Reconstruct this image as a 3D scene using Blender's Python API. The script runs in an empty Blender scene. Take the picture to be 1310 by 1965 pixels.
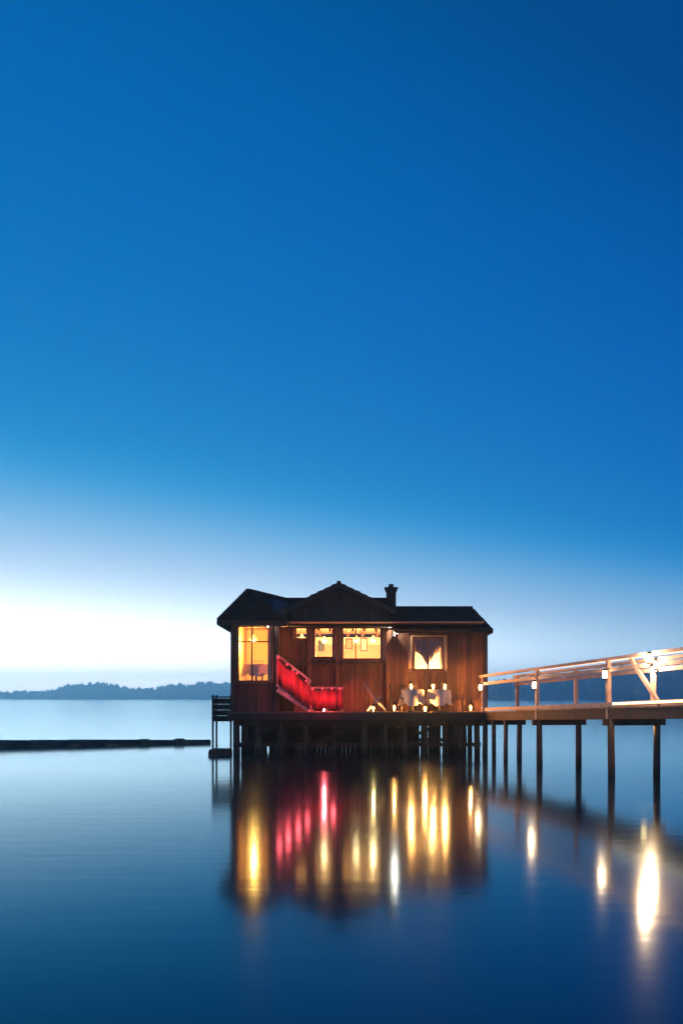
import bpy, math, random
from mathutils import Vector, Matrix, noise
random.seed(7)
S = bpy.context.scene
C = S.collection

# ------------------------------------------------------------------ camera
F = 1887.0                      # focal length in photograph pixels
EYE = 1.9                       # metres above the water
HOR = 1340.0
cam_d = bpy.data.cameras.new('camera'); cam = bpy.data.objects.new('camera', cam_d); C.objects.link(cam)
cam.location = (0, 0, EYE); cam.rotation_euler = (math.pi/2, 0, 0)
cam_d.sensor_fit = 'VERTICAL'; cam_d.sensor_height = 36.0; cam_d.sensor_width = 24.0
cam_d.lens = F/1965.0*36.0; cam_d.shift_y = (HOR-982.5)/1965.0
cam_d.clip_start = 0.1; cam_d.clip_end = 30000
S.camera = cam
def W(px, py, Y):
    return ((px-655.0)*Y/F, Y, EYE+(HOR-py)*Y/F)
def X(px, Y): return (px-655.0)*Y/F
def Z(py, Y): return EYE+(HOR-py)*Y/F

# ------------------------------------------------------------------ sky
GLOW_AZ = math.radians(-52)     # the after-glow lies left of the frame, measured from +Y
w = bpy.data.worlds.new('World'); S.world = w; w.use_nodes = True
nt = w.node_tree; N = nt.nodes; L = nt.links; N.clear()
def srgb(r, g, b, k=1.0):
    f = lambda c: ((c/255)/12.92 if c/255 <= .04045 else ((c/255+.055)/1.055)**2.4)*k
    return (f(r), f(g), f(b), 1)
tc = N.new('ShaderNodeTexCoord'); sep = N.new('ShaderNodeSeparateXYZ'); L.new(tc.outputs['Generated'], sep.inputs[0])
def mth(op, a, b=None, clamp=False):
    n = N.new('ShaderNodeMath'); n.operation = op; n.use_clamp = clamp
    for i, v in enumerate((a, b)):
        if v is None: continue
        if isinstance(v, (int, float)): n.inputs[i].default_value = v
        else: L.new(v, n.inputs[i])
    return n.outputs[0]
hx = mth('MULTIPLY', sep.outputs[0], math.sin(GLOW_AZ)); hy = mth('MULTIPLY', sep.outputs[1], math.cos(GLOW_AZ))
dot = mth('ADD', hx, hy)
hl = mth('SQRT', mth('ADD', mth('MULTIPLY', sep.outputs[0], sep.outputs[0]), mth('ADD', mth('MULTIPLY', sep.outputs[1], sep.outputs[1]), 1e-5)))
cosaz = mth('DIVIDE', dot, hl)
g = mth('MAXIMUM', mth('ADD', mth('MULTIPLY', cosaz, 0.78), 0.34), 0.22)
tanel = mth('DIVIDE', mth('MAXIMUM', sep.outputs[2], 0.0), hl)
eff = mth('DIVIDE', tanel, g)
ramp = N.new('ShaderNodeValToRGB'); ramp.color_ramp.interpolation = 'B_SPLINE'
pos = mth('MULTIPLY', eff, 1.0, True); L.new(pos, ramp.inputs[0])
el = ramp.color_ramp.elements
stops = [(0.0, (255, 246, 241), 1.0), (0.035, (254, 248, 247), 1.0), (0.075, (244, 248, 253), 1.0), (0.115, (214, 232, 250), 1.0), (0.155, (168, 210, 244), 1.0),
         (0.195, (100, 180, 232)), (0.235, (28, 152, 216)), (0.28, (8, 136, 205)), (0.36, (0, 122, 197)), (0.46, (0, 113, 190)), (0.60, (0, 104, 182)),
         (0.80, (0, 92, 164)), (1.0, (0, 77, 137))]
el[0].position, el[0].color = stops[0][0], srgb(*stops[0][1], stops[0][2])
el[1].position, el[1].color = stops[-1][0], srgb(*stops[-1][1])
for p_, c_, *k_ in stops[1:-1]:
    e_ = el.new(p_); e_.color = srgb(*c_, *k_)
skyt = N.new('ShaderNodeTexSky'); skyt.sky_type = 'NISHITA'; skyt.sun_disc = False
skyt.sun_elevation = math.radians(1.5); skyt.sun_rotation = GLOW_AZ; skyt.ozone_density = 3.0; skyt.dust_density = 0.3
b1 = N.new('ShaderNodeBackground'); 
away = N.new('ShaderNodeMapRange'); away.interpolation_type = 'SMOOTHSTEP'; away.inputs[1].default_value = .10; away.inputs[2].default_value = .85; L.new(cosaz, away.inputs[0])
tint = N.new('ShaderNodeMix'); tint.data_type = 'RGBA'; tint.inputs[6].default_value = (.52, .80, .95, 1); tint.inputs[7].default_value = (1, 1, 1, 1); L.new(away.outputs[0], tint.inputs[0])
mul = N.new('ShaderNodeMix'); mul.data_type = 'RGBA'; mul.blend_type = 'MULTIPLY'; mul.inputs[0].default_value = 1; L.new(ramp.outputs[0], mul.inputs[6]); L.new(tint.outputs[2], mul.inputs[7])
L.new(mul.outputs[2], b1.inputs[0])
b2 = N.new('ShaderNodeBackground'); b2.inputs[1].default_value = 0.001; L.new(skyt.outputs[0], b2.inputs[0])
add = N.new('ShaderNodeAddShader'); L.new(b1.outputs[0], add.inputs[0]); L.new(b2.outputs[0], add.inputs[1])
# the after-glow near the horizon is brighter than the film can hold
q_ = mth('DIVIDE', eff, 0.076)
L.new(mth('ADD', mth('MULTIPLY', mth('EXPONENT', mth('MULTIPLY', mth('MULTIPLY', q_, q_), -1.0)), mth('ADD', mth('MULTIPLY', away.outputs[0], 2.6), 1.4)), 1.0), b1.inputs[1])
out = N.new('ShaderNodeOutputWorld'); L.new(add.outputs[0], out.inputs[0])

sl = bpy.data.lights.new('sun', 'SUN'); sl.energy = 0.06; sl.angle = math.radians(12); sl.color = (1.0, 0.86, 0.74)
so = bpy.data.objects.new('sun', sl); C.objects.link(so)
sd = Vector((math.sin(GLOW_AZ), math.cos(GLOW_AZ), math.tan(math.radians(2.0))))
so.rotation_euler = sd.to_track_quat('Z', 'Y').to_euler(); so.location = (-40, 40, 30)

S.view_settings.view_transform = 'Standard'; S.view_settings.look = 'None'
S.view_settings.exposure = 0; S.view_settings.gamma = 1; S.view_settings.use_curve_mapping = False
S.render.engine = 'CYCLES'
S.cycles.use_denoising = True
S.cycles.max_bounces = 8; S.cycles.sample_clamp_indirect = 4.0
S.cycles.caustics_reflective = False; S.cycles.caustics_refractive = False

# ------------------------------------------------------------------ materials
M = {}
def mat(name, col, rough=.6, col2=None, scale=(4, 4, 4), var=.25, bump=0.0, spec=.5, metal=0.0, island=True):
    m = bpy.data.materials.new(name); m.use_nodes = True; t = m.node_tree; n = t.nodes; l = t.links
    p = n['Principled BSDF']; p.inputs['Roughness'].default_value = rough; p.inputs['Metallic'].default_value = metal
    p.inputs['Specular IOR Level'].default_value = spec
    co = n.new('ShaderNodeTexCoord'); mp = n.new('ShaderNodeMapping'); mp.inputs['Scale'].default_value = scale
    oi = n.new('ShaderNodeObjectInfo')
    l.new(co.outputs['Object'], mp.inputs[0])
    ad = n.new('ShaderNodeVectorMath'); ad.operation = 'ADD'; l.new(mp.outputs[0], ad.inputs[0])
    sc_ = n.new('ShaderNodeMath'); sc_.operation = 'MULTIPLY'; sc_.inputs[1].default_value = 37.0; l.new(oi.outputs['Random'], sc_.inputs[0])
    l.new(sc_.outputs[0], ad.inputs[1])
    nz = n.new('ShaderNodeTexNoise'); nz.inputs['Scale'].default_value = 1.0; nz.inputs['Detail'].default_value = 6; l.new(ad.outputs[0], nz.inputs['Vector'])
    mx = n.new('ShaderNodeMix'); mx.data_type = 'RGBA'
    c2 = col2 or tuple(c*.55 for c in col)
    mx.inputs[6].default_value = (*col, 1); mx.inputs[7].default_value = (*c2, 1)
    cr = n.new('ShaderNodeMapRange'); cr.inputs[1].default_value = .3; cr.inputs[2].default_value = .7; l.new(nz.outputs[0], cr.inputs[0])
    l.new(cr.outputs[0], mx.inputs[0])
    hs = n.new('ShaderNodeHueSaturation'); l.new(mx.outputs[2], hs.inputs['Color'])
    vr = n.new('ShaderNodeMapRange'); vr.inputs[3].default_value = 1-var; vr.inputs[4].default_value = 1+var; l.new(oi.outputs['Random'], vr.inputs[0])
    l.new(vr.outputs[0], hs.inputs['Value']); l.new(hs.outputs[0], p.inputs['Base Color'])
    if bump:
        b = n.new('ShaderNodeBump'); b.inputs['Strength'].default_value = bump; b.inputs['Distance'].default_value = .02
        l.new(nz.outputs[0], b.inputs['Height']); l.new(b.outputs[0], p.inputs['Normal'])
    M[name] = m; return m
def emit(name, col, st):
    m = bpy.data.materials.new(name); m.use_nodes = True; n = m.node_tree.nodes; p = n['Principled BSDF']
    p.inputs['Base Color'].default_value = (*col, 1); p.inputs['Emission Color'].default_value = (*col, 1); p.inputs['Emission Strength'].default_value = st
    M[name] = m; return m
mat('cladding', (.115, .048, .026), .7, (.055, .024, .014), (9, 9, .8), .35, .5)
mat('dark_timber', (.05, .03, .02), .7, (.025, .016, .012), (6, 6, 1.2), .3, .4)
mat('frame_timber', (.16, .075, .03), .5, (.09, .04, .018), (8, 8, 2), .2, .2)
mat('deck_board', (.17, .115, .075), .65, (.09, .062, .042), (1.5, 14, 14), .3, .4)
mat('pier_board', (.20, .15, .11), .65, (.11, .08, .06), (14, 2, 14), .3, .4)
mat('rail_timber', (.58, .45, .37), .6, (.40, .29, .23), (3, 3, 3), .2, .3)
mat('roof_shingle', (.014, .011, .013), .85, (.008, .007, .009), (3, 3, 3), .2, .5, spec=.15)
mat('roof_board', (.03, .022, .024), .7, (.018, .013, .014), (3, 3, 3), .2, .3)
mat('brick_soot', (.05, .035, .032), .85, (.03, .024, .024), (9, 9, 9), .1, .5)
mat('plaster', (.78, .56, .34), .85, (.68, .47, .27), (1.2, 1.2, 1.2), .03)
mat('terracotta', (.62, .27, .14), .8, (.52, .21, .10), (1.5, 1.5, 1.5), .03)
mat('ceiling_board', (.55, .36, .19), .6, (.42, .26, .13), (.8, 9, 9), .1, .2)
mat('red_canvas', (.50, .035, .05), .8, (.22, .012, .02), (5, 5, 2), .08, .3)
mat('red_carpet', (.42, .02, .03), .9, (.30, .012, .02), (12, 12, 12), .08, .4)
mat('cream_canvas', (.78, .66, .42), .8, (.68, .56, .34), (3, 3, 3), .05, .2)
mat('white_cloth', (.80, .62, .48), .8, (.72, .54, .41), (4, 4, 4), .04, .2)
mat('curtain', (.34, .15, .06), .85, (.22, .09, .04), (10, 10, .6), .15, .3)
mat('iron', (.03, .03, .032), .5, (.02, .02, .02), (8, 8, 8), .1, .1, metal=.6)
mat('porcelain', (.75, .72, .66), .3, (.7, .66, .6), (4, 4, 4), .1)
mat('leaf', (.05, .085, .03), .6, (.03, .05, .018), (6, 6, 6), .4)
mat('log', (.11, .085, .068), .6, (.05, .04, .033), (1.5, 6, 6), .3, .5)
mat('forest', (.07, .10, .06), .8, (.04, .06, .035), (.06, .06, .06), .2)
mat('hill_ground', (.06, .075, .045), .85, (.045, .06, .035), (.02, .02, .02), .1)
emit('bulb_warm', (1, .62, .26), 26); emit('bulb_white', (1, .60, .32), 14); emit('bulb_red', (1, .03, .05), 4); emit('candle', (1, .45, .12), 12)
emit('strip_warm', (1, .66, .30), 3.5); emit('strip_pale', (1, .60, .38), 1.8)
emit('shade_amber', (1, .52, .14), 3.2)
# piles: wet and weedy below the wash line
m = mat('pile_timber', (.10, .075, .055), .75, (.05, .038, .03), (5, 5, .8), .3, .6)
t = m.node_tree; n = t.nodes; l = t.links
geo = n.new('ShaderNodeNewGeometry'); sp = n.new('ShaderNodeSeparateXYZ'); l.new(geo.outputs['Position'], sp.inputs[0])
nz = n.new('ShaderNodeTexNoise'); nz.inputs['Scale'].default_value = 5; l.new(geo.outputs['Position'], nz.inputs['Vector'])
a_ = n.new('ShaderNodeMath'); a_.operation = 'MULTIPLY_ADD'; a_.inputs[1].default_value = -.25; l.new(nz.outputs[0], a_.inputs[0]); l.new(sp.outputs[2], a_.inputs[2])
mr = n.new('ShaderNodeMapRange'); mr.inputs[1].default_value = .02; mr.inputs[2].default_value = .16; mr.inputs[3].default_value = 1; mr.inputs[4].default_value = 0; l.new(a_.outputs[0], mr.inputs[0])
mx = n.new('ShaderNodeMix'); mx.data_type = 'RGBA'; mx.inputs[7].default_value = (.018, .024, .014, 1)
src = n['Principled BSDF'].inputs['Base Color'].links[0].from_socket
l.new(mr.outputs[0], mx.inputs[0]); l.new(src, mx.inputs[6]); l.new(mx.outputs[2], n['Principled BSDF'].inputs['Base Color'])
# window glass: clear pane with fresnel gloss
m = bpy.data.materials.new('glass'); m.use_nodes = True; n = m.node_tree.nodes; l = m.node_tree.links; n.clear()
o_ = n.new('ShaderNodeOutputMaterial'); mixs = n.new('ShaderNodeMixShader'); tr = n.new('ShaderNodeBsdfTransparent'); gl = n.new('ShaderNodeBsdfGlossy'); fr = n.new('ShaderNodeFresnel')
gl.inputs['Roughness'].default_value = .03; fr.inputs[0].default_value = 1.5; tr.inputs[0].default_value = (.95, .96, .95, 1)
l.new(fr.outputs[0], mixs.inputs[0]); l.new(tr.outputs[0], mixs.inputs[1]); l.new(gl.outputs[0], mixs.inputs[2]); l.new(mixs.outputs[0], o_.inputs[0]); M['glass'] = m
# water
m = bpy.data.materials.new('water'); m.use_nodes = True; n = m.node_tree.nodes; l = m.node_tree.links; n.remove(n['Principled BSDF'])
body = n.new('ShaderNodeBsdfDiffuse'); body.inputs[0].default_value = (.0, .010, .030, 1)
p = n.new('ShaderNodeBsdfGlossy'); p.distribution = 'MULTI_GGX'; p.inputs['Color'].default_value = (.70, .93, 1.0, 1)
fr = n.new('ShaderNodeFresnel'); fr.inputs['IOR'].default_value = 1.52; mixw = n.new('ShaderNodeMixShader')
l.new(fr.outputs[0], mixw.inputs[0]); l.new(body.outputs[0], mixw.inputs[1]); l.new(p.outputs[0], mixw.inputs[2]); l.new(mixw.outputs[0], n['Material Output'].inputs[0])
geo = n.new('ShaderNodeNewGeometry'); mp = n.new('ShaderNodeMapping'); mp.inputs['Scale'].default_value = (.05, .12, .1); l.new(geo.outputs['Position'], mp.inputs[0])
nz = n.new('ShaderNodeTexNoise'); nz.inputs['Scale'].default_value = 1; nz.inputs['Detail'].default_value = 4; l.new(mp.outputs[0], nz.inputs['Vector'])
mr = n.new('ShaderNodeMapRange'); mr.inputs[1].default_value = .3; mr.inputs[2].default_value = .7; mr.inputs[3].default_value = .08; mr.inputs[4].default_value = .12
l.new(nz.outputs[0], mr.inputs[0]); l.new(mr.outputs[0], p.inputs['Roughness'])
mp2 = n.new('ShaderNodeMapping'); mp2.inputs['Scale'].default_value = (.7, 2.4, 1); l.new(geo.outputs['Position'], mp2.inputs[0])
nz2 = n.new('ShaderNodeTexNoise'); nz2.inputs['Scale'].default_value = 1; nz2.inputs['Detail'].default_value = 3; l.new(mp2.outputs[0], nz2.inputs['Vector'])
bp = n.new('ShaderNodeBump'); bp.inputs['Strength'].default_value = .13; bp.inputs['Distance'].default_value = .012
l.new(nz2.outputs[0], bp.inputs['Height']); l.new(bp.outputs[0], p.inputs['Normal']); l.new(bp.outputs[0], fr.inputs['Normal'])
M['water'] = m

# ------------------------------------------------------------------ helpers
def link(o, parent=None):
    C.objects.link(o)
    if parent is not None:
        o.parent = parent
    return o
def tag(o, label=None, cat=None, group=None, kind=None):
    if label: o['label'] = label
    if cat: o['category'] = cat
    if group: o['group'] = group
    if kind: o['kind'] = kind
    return o
def base(o):        # world position of an object built by these helpers (no rotation anywhere in the chain)
    v = Vector((0, 0, 0))
    while o is not None:
        v += o.location; o = o.parent
    return v
def thing(name, loc, label, cat, group=None):
    o = bpy.data.objects.new(name, None); o.empty_display_size = .1; link(o); o.location = loc
    return tag(o, label, cat, group)
class MB:
    def __init__(s): s.v = []; s.f = []
    def add(s, vs, fs):
        k = len(s.v); s.v += [tuple(v) for v in vs]; s.f += [tuple(i+k for i in f) for f in fs]; return s
    def box(s, x0, x1, y0, y1, z0, z1):
        vs = [(x, y, z) for x in (x0, x1) for y in (y0, y1) for z in (z0, z1)]
        return s.add(vs, [(0, 1, 3, 2), (4, 6, 7, 5), (0, 4, 5, 1), (2, 3, 7, 6), (0, 2, 6, 4), (1, 5, 7, 3)])
    def beam(s, a, b, wd, ht, up=(0, 0, 1)):
        a = Vector(a); b = Vector(b); d = (b-a).normalized(); u = Vector(up)
        if abs(d.dot(u)) > .98: u = Vector((0, 1, 0))
        r = d.cross(u).normalized(); u = r.cross(d)
        vs = [q+r*sx*wd/2+u*sz*ht/2 for q in (a, b) for sx, sz in ((-1, -1), (1, -1), (1, 1), (-1, 1))]
        return s.add(vs, [(0, 1, 2, 3), (7, 6, 5, 4), (0, 4, 5, 1), (1, 5, 6, 2), (2, 6, 7, 3), (3, 7, 4, 0)])
    def tube(s, a, b, r0, r1=None, n=8):
        a = Vector(a); b = Vector(b); r1 = r0 if r1 is None else r1; d = (b-a).normalized()
        u = Vector((0, 0, 1)) if abs(d.z) < .9 else Vector((1, 0, 0)); r = d.cross(u).normalized(); u = r.cross(d)
        vs = [q+(r*math.cos(2*math.pi*i/n)+u*math.sin(2*math.pi*i/n))*rr for q, rr in ((a, r0), (b, r1)) for i in range(n)]
        fs = [(i, (i+1) % n, n+(i+1) % n, n+i) for i in range(n)]+[tuple(range(n-1, -1, -1)), tuple(range(n, 2*n))]
        return s.add(vs, fs)
    def lathe(s, c, prof, n=12):
        c = Vector(c); k = len(prof)
        vs = [c+Vector((r*math.cos(2*math.pi*i/n), r*math.sin(2*math.pi*i/n), z)) for r, z in prof for i in range(n)]
        fs = [(j*n+i, j*n+(i+1) % n, (j+1)*n+(i+1) % n, (j+1)*n+i) for j in range(k-1) for i in range(n)]
        fs += [tuple(range(n-1, -1, -1)), tuple(range((k-1)*n, k*n))]
        return s.add(vs, fs)
    def prism(s, poly, y0, y1):       # polygon in x-z, extruded along y
        k = len(poly); vs = [(x, y0, z) for x, z in poly]+[(x, y1, z) for x, z in poly]
        fs = [tuple(range(k)), tuple(range(2*k-1, k-1, -1))]+[(i, k+i, k+(i+1) % k, (i+1) % k) for i in range(k)]
        return s.add(vs, fs)
    def slab(s, pts, th):             # planar polygon (upper face) with thickness downward
        k = len(pts); pts = [Vector(q) for q in pts]
        vs = pts+[q-Vector((0, 0, th)) for q in pts]
        fs = [tuple(range(k)), tuple(range(2*k-1, k-1, -1))]+[(i, (i+1) % k, k+(i+1) % k, k+i) for i in range(k)]
        return s.add(vs, fs)
    def obj(s, name, material, parent=None, smooth=False, **kw):
        me = bpy.data.meshes.new(name); bs = base(parent) if parent else Vector((0, 0, 0))
        me.from_pydata([tuple(Vector(v)-bs) for v in s.v], [], s.f); me.update()
        import bmesh
        bm = bmesh.new(); bm.from_mesh(me); bmesh.ops.recalc_face_normals(bm, faces=bm.faces); bm.to_mesh(me); bm.free()
        me.materials.append(M[material])
        if smooth: me.polygons.foreach_set('use_smooth', [True]*len(me.polygons))
        o = bpy.data.objects.new(name, me); link(o, parent); return tag(o, **kw) if kw else o
_cache = {}
def block(name, material, parent, cx, cy, cz, sx, sy, sz, rz=0.0, rx=0.0, ry=0.0):   # box piece, mesh data shared between equals
    key = (material, round(sx, 3), round(sy, 3), round(sz, 3))
    me = _cache.get(key)
    if me is None:
        m_ = MB().box(-sx/2, sx/2, -sy/2, sy/2, -sz/2, sz/2)
        me = bpy.data.meshes.new(name); me.from_pydata(m_.v, [], m_.f); me.update(); me.materials.append(M[material]); _cache[key] = me
    o = bpy.data.objects.new(name, me); link(o, parent)
    o.location = Vector((cx, cy, cz))-(base(parent) if parent else Vector((0, 0, 0))); o.rotation_euler = (rx, ry, rz); return o
def lamp(parent, loc, col, power, r=.05):
    d = bpy.data.lights.new('lamp_light', 'POINT'); d.color = col; d.energy = power; d.shadow_soft_size = r
    o = bpy.data.objects.new('lamp_light', d); link(o, parent); o.location = Vector(loc)-(base(parent) if parent else Vector((0, 0, 0))); return o
WARM = (1, .37, .085); WARMW = (1, .62, .29); RED = (1, .09, .10)

# ------------------------------------------------------------------ lake and far shores
lm = MB().add([(-3200, -500, 0), (3200, -500, 0), (3200, 2350, 0), (-3200, 2350, 0)], [(0, 1, 2, 3)])
tag(lm.obj('lake', 'water'), kind='structure')

def hill(name, pts, Y0, depth, ntree, th):
    """pts: silhouette as (px, py) pairs at distance Y0; the ridge sits there, a gentle shore in front and a back slope behind."""
    mb = MB(); xs = []; k = 120
    pa, pb = pts[0][0], pts[-1][0]
    def top(px):
        for (a, za), (b, zb) in zip(pts, pts[1:]):
            if a <= px <= b: return za+(zb-za)*(px-a)/(b-a)
        return pts[-1][1]
    prof = [(-.55, 0.0), (-.45, .18), (-.25, .55), (0, 1.0), (.3, .8), (.6, .3), (.8, 0)]
    for i in range(k+1):
        px = pa+(pb-pa)*i/k; x = X(px, Y0); h = max(Z(top(px), Y0)-.55*th, 0.6)
        h *= 1+.12*noise.noise(Vector((x*.012, 3.1, Y0)))
        for dy, f in prof:
            xx = x*(1+dy*depth/Y0)
            mb.v.append((xx, Y0+dy*depth+14*noise.noise(Vector((x*.01, dy*2, 7))), -1.0+ (h+1.0)*f+ (.8*noise.noise(Vector((xx*.05, dy*9, 2))) if f > 0 else 0)))
    c = len(prof)
    for i in range(k):
        for j in range(c-1):
            a = i*c+j; mb.f.append((a, a+c, a+c+1, a+1))
    h_ = tag(mb.obj(name, 'hill_ground', None, True), kind='structure')
    fm = MB()
    for _ in range(ntree):
        i = random.randrange(k); j = random.choice((0, 1, 1, 2, 2, 3, 3)); a = mb.v[i*c+j]; b = mb.v[(i+1)*c+j+1]; u = random.random(); v_ = random.random()
        aa = Vector(mb.v[i*c+j]).lerp(Vector(mb.v[(i+1)*c+j]), u); bb = Vector(mb.v[i*c+j+1]).lerp(Vector(mb.v[(i+1)*c+j+1]), u); q = aa.lerp(bb, v_)
        if q.z < .4: continue
        hh = th*random.uniform(.5, 1.15); r = hh*random.uniform(.22, .5)
        if random.random() < .4:
            fm.lathe((q.x, q.y, q.z-.5), [(r*.5, 0), (r*.85, hh*.25), (r*.45, hh*.6), (.05, hh)], 5)
        else:
            s1, s2 = random.uniform(.8, 1.1), random.uniform(.6, .9)
            fm.lathe((q.x, q.y, q.z-.5), [(r*.4, 0), (r*s1, hh*.35), (r*s2, hh*.7), (r*.25, hh*.95)], 6)
    return fm
fm = hill('far_hill', [(-1500, 1322), (-700, 1316), (-200, 1326), (0, 1331), (90, 1327), (130, 1318), (200, 1311), (228, 1316), (252, 1325), (300, 1322), (330, 1315), (400, 1312), (470, 1310), (560, 1312), (700, 1322), (900, 1330)], 2000, 340, 5200, 13)
tag(fm.obj('forest', 'forest'), label='low bluish wooded shore on the horizon left of the house', cat='forest', kind='stuff')
fm = hill('near_hill', [(640, 1334), (780, 1328), (900, 1318), (960, 1309), (1060, 1297), (1150, 1286), (1310, 1268), (1500, 1256), (1800, 1257), (2300, 1262), (2900, 1290)], 1150, 260, 5200, 9)
tag(fm.obj('forest', 'forest'), label='blue wooded hillside seen through the railing of the pier', cat='forest', kind='stuff')

# ------------------------------------------------------------------ terrace on piles
DZ = 1.45; DX0, DX1, DY0, DY1 = -3.78, 5.05, 32.5, 39.6
ter = thing('terrace', (0.6, 36, 0), 'broad timber terrace on piles carrying the lit house over the lake', 'terrace')
pw = .142; y = DY0+pw/2; k = 0
while y < DY1:
    block('plank', 'deck_board', ter, (DX0+DX1)/2+random.uniform(-.012, .012), y, DZ-.02+random.uniform(-.002, .002), DX1-DX0, pw-.008, .04); y += pw
block('edge_beam', 'dark_timber', ter, (DX0+DX1)/2, DY0+.05, DZ-.16, DX1-DX0, .10, .235)
block('edge_beam', 'dark_timber', ter, (DX0+DX1)/2, DY1-.05, DZ-.16, DX1-DX0, .10, .235)
for x in (DX0+.05, DX1-.05): block('edge_beam', 'dark_timber', ter, x, (DY0+DY1)/2, DZ-.16, .10, DY1-DY0-.21, .235)
for yy in (33.1, 34.9, 36.8, 38.7): block('cross_beam', 'dark_timber', ter, (DX0+DX1)/2, yy, DZ-.38, DX1-DX0-.3, .16, .19)
x = DX0+.5
while x < DX1-.3:
    block('joist', 'dark_timber', ter, x, (DY0+DY1)/2, DZ-.16, .07, DY1-DY0-.22, .22); x += .62
def pile(parent, x, y, ztop, r, lean=0.0):
    return MB().lathe((0, 0, 0), [(0.001, -.9), (r*1.05, -.9), (r*1.02, 0), (r*.97, ztop*.5), (r*.93, ztop)], 10), r
PX = [455, 497, 541, 590, 641, 700, 738, 776, 817, 853, 884, 917]
for row, yy in enumerate((33.1, 34.9, 36.8, 38.7)):
    for px in PX:
        xx = X(px, 33.1)+random.uniform(-.05, .05)
        if row and random.random() < .12: continue
        r = random.uniform(.075, .105)
        o = pile(ter, xx, yy, DZ-.285, r)[0].obj('pile', 'pile_timber', None, True)
        o.parent = ter; o.location = Vector((xx, yy, 0))-base(ter); o.rotation_euler = (random.uniform(-.015, .015), random.uniform(-.022, .022), random.random())
for yy in (33.22, 36.92):       # low walings and diagonal braces between the piles
    block('waling', 'dark_timber', ter, (DX0+DX1)/2-.1, yy, .34, DX1-DX0-.5, .05, .13)
for a, b, yy in ((455, 541, 33.0), (590, 700, 33.0), (817, 738, 34.8), (541, 641, 34.8), (776, 884, 36.7), (455, 590, 36.7)):
    MB().beam((X(a, 33.1), yy-.03, .25), (X(b, 33.1), yy-.03, DZ-.35), .05, .11).obj('brace', 'dark_timber', ter)
MB().box(DX0+.2, X(816, 33.1), 37.43, 37.45, .2, DZ-.3).obj('dark_backing', 'dark_timber', ter)  # added sheet that blocks bright slits between the boards
x = DX0+.25                      # boards added to keep the space under left and middle dark
while x < X(822, 33.1):
    if not (X(496, 33.1) < x < X(506, 33.1)):
        block('dark_backing', 'dark_timber', ter, x, 37.4, .55, .155, .025, 1.2+random.uniform(-.0, .1)); 
    x += .158

# ------------------------------------------------------------------ house
hs = thing('lake_house', (0.6, 36.5, DZ), 'dark timber house with a gabled roof, chimney and glowing windows on the terrace', 'house')
FZ = 4.44                        # plate height
BX0, BX1, BY = X(447, 33.0), X(531, 33.0), 33.0
CX1, CY = X(747, 34.2), 34.2
RX1, RY = X(929, 34.0), 34.0
HB = 39.1                        # back wall
BF = 2.33                        # raised floor of the left bay
def wall(parent_name, ax, u0, u1, z0, z1, pos, th, opens, outward, bw=.165, boards=True, inner='plaster'):
    """wall with rectangular openings; ax 'x' = runs along x at y=pos, ax 'y' = runs along y at x=pos"""
    us = sorted({u0, u1, *[q for o in opens for q in o[:2]]}); zs = sorted({z0, z1, *[q for o in opens for q in o[2:4]]})
    mb = MB()
    def put(m_, a, b, c, d, p0, p1):
        if ax == 'x': m_.box(a, b, min(p0, p1), max(p0, p1), c, d)
        else: m_.box(min(p0, p1), max(p0, p1), a, b, c, d)
    for a, b in zip(us, us[1:]):
        run = None
        for c, d in list(zip(zs, zs[1:])):
            if any(o[0]-1e-6 <= a and b <= o[1]+1e-6 and o[2]-1e-6 <= c and d <= o[3]+1e-6 for o in opens):
                if run: put(mb, a, b, run[0], run[1], pos, pos-outward*th); run = None
            else: run = (run[0], d) if run else (c, d)
        if run: put(mb, a, b, run[0], run[1], pos, pos-outward*th)
    wl = mb.obj(parent_name, inner, hs)
    if boards:
        u = u0
        while u < u1-.02:
            e = min(u+bw-.008, u1); segs = [(z0, z1)]
            for o in opens:
                if o[0]-.05 < e and o[1]+.05 > u:
                    ns = []
                    for s0, s1 in segs:
                        if o[2]-.05 > s0: ns.append((s0, min(s1, o[2]-.05)))
                        if o[3]+.05 < s1: ns.append((max(s0, o[3]+.05), s1))
                    segs = ns
            for s0, s1 in segs:
                if s1-s0 < .04: continue
                dp = random.uniform(.018, .027); cc = (u+e)/2; pp = pos+outward*dp/2
                if ax == 'x': block('plank', 'cladding', wl, cc, pp, (s0+s1)/2, e-u, dp, s1-s0)
                else: block('plank', 'cladding', wl, pp, cc, (s0+s1)/2, dp, e-u, s1-s0)
            u += bw
    return wl
def window(x0, x1, z0, z1, y, fw=.07, vbars=(), hbars=(), dep=.09):
    f = MB()
    f.box(x0, x1, y-.035, y+dep, z0, z0+fw); f.box(x0, x1, y-.035, y+dep, z1-fw, z1)
    f.box(x0, x0+fw, y-.035, y+dep, z0+fw, z1-fw); f.box(x1-fw, x1, y-.035, y+dep, z0+fw, z1-fw)
    fr_ = f.obj('window', 'frame_timber', hs)
    MB().box(x0-.06, x1+.06, y-.10, y-.036, z0-.05, z0+.004).obj('sill', 'frame_timber', fr_)
    for b in vbars: MB().box(b-.022, b+.022, y-.02, y+.05, z0+fw, z1-fw).obj('glazing_bar', 'frame_timber', fr_)
    for b in hbars: MB().box(x0+fw, x1-fw, y-.024, y+.046, b-.02, b+.02).obj('glazing_bar', 'frame_timber', fr_)
    es = [x0+fw, *[b for b in vbars], x1-fw]
    for a, b in zip(es, es[1:]): MB().box(a, b, y+.012, y+.018, z0+fw, z1-fw).obj('pane', 'glass', fr_)
    return fr_
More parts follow.
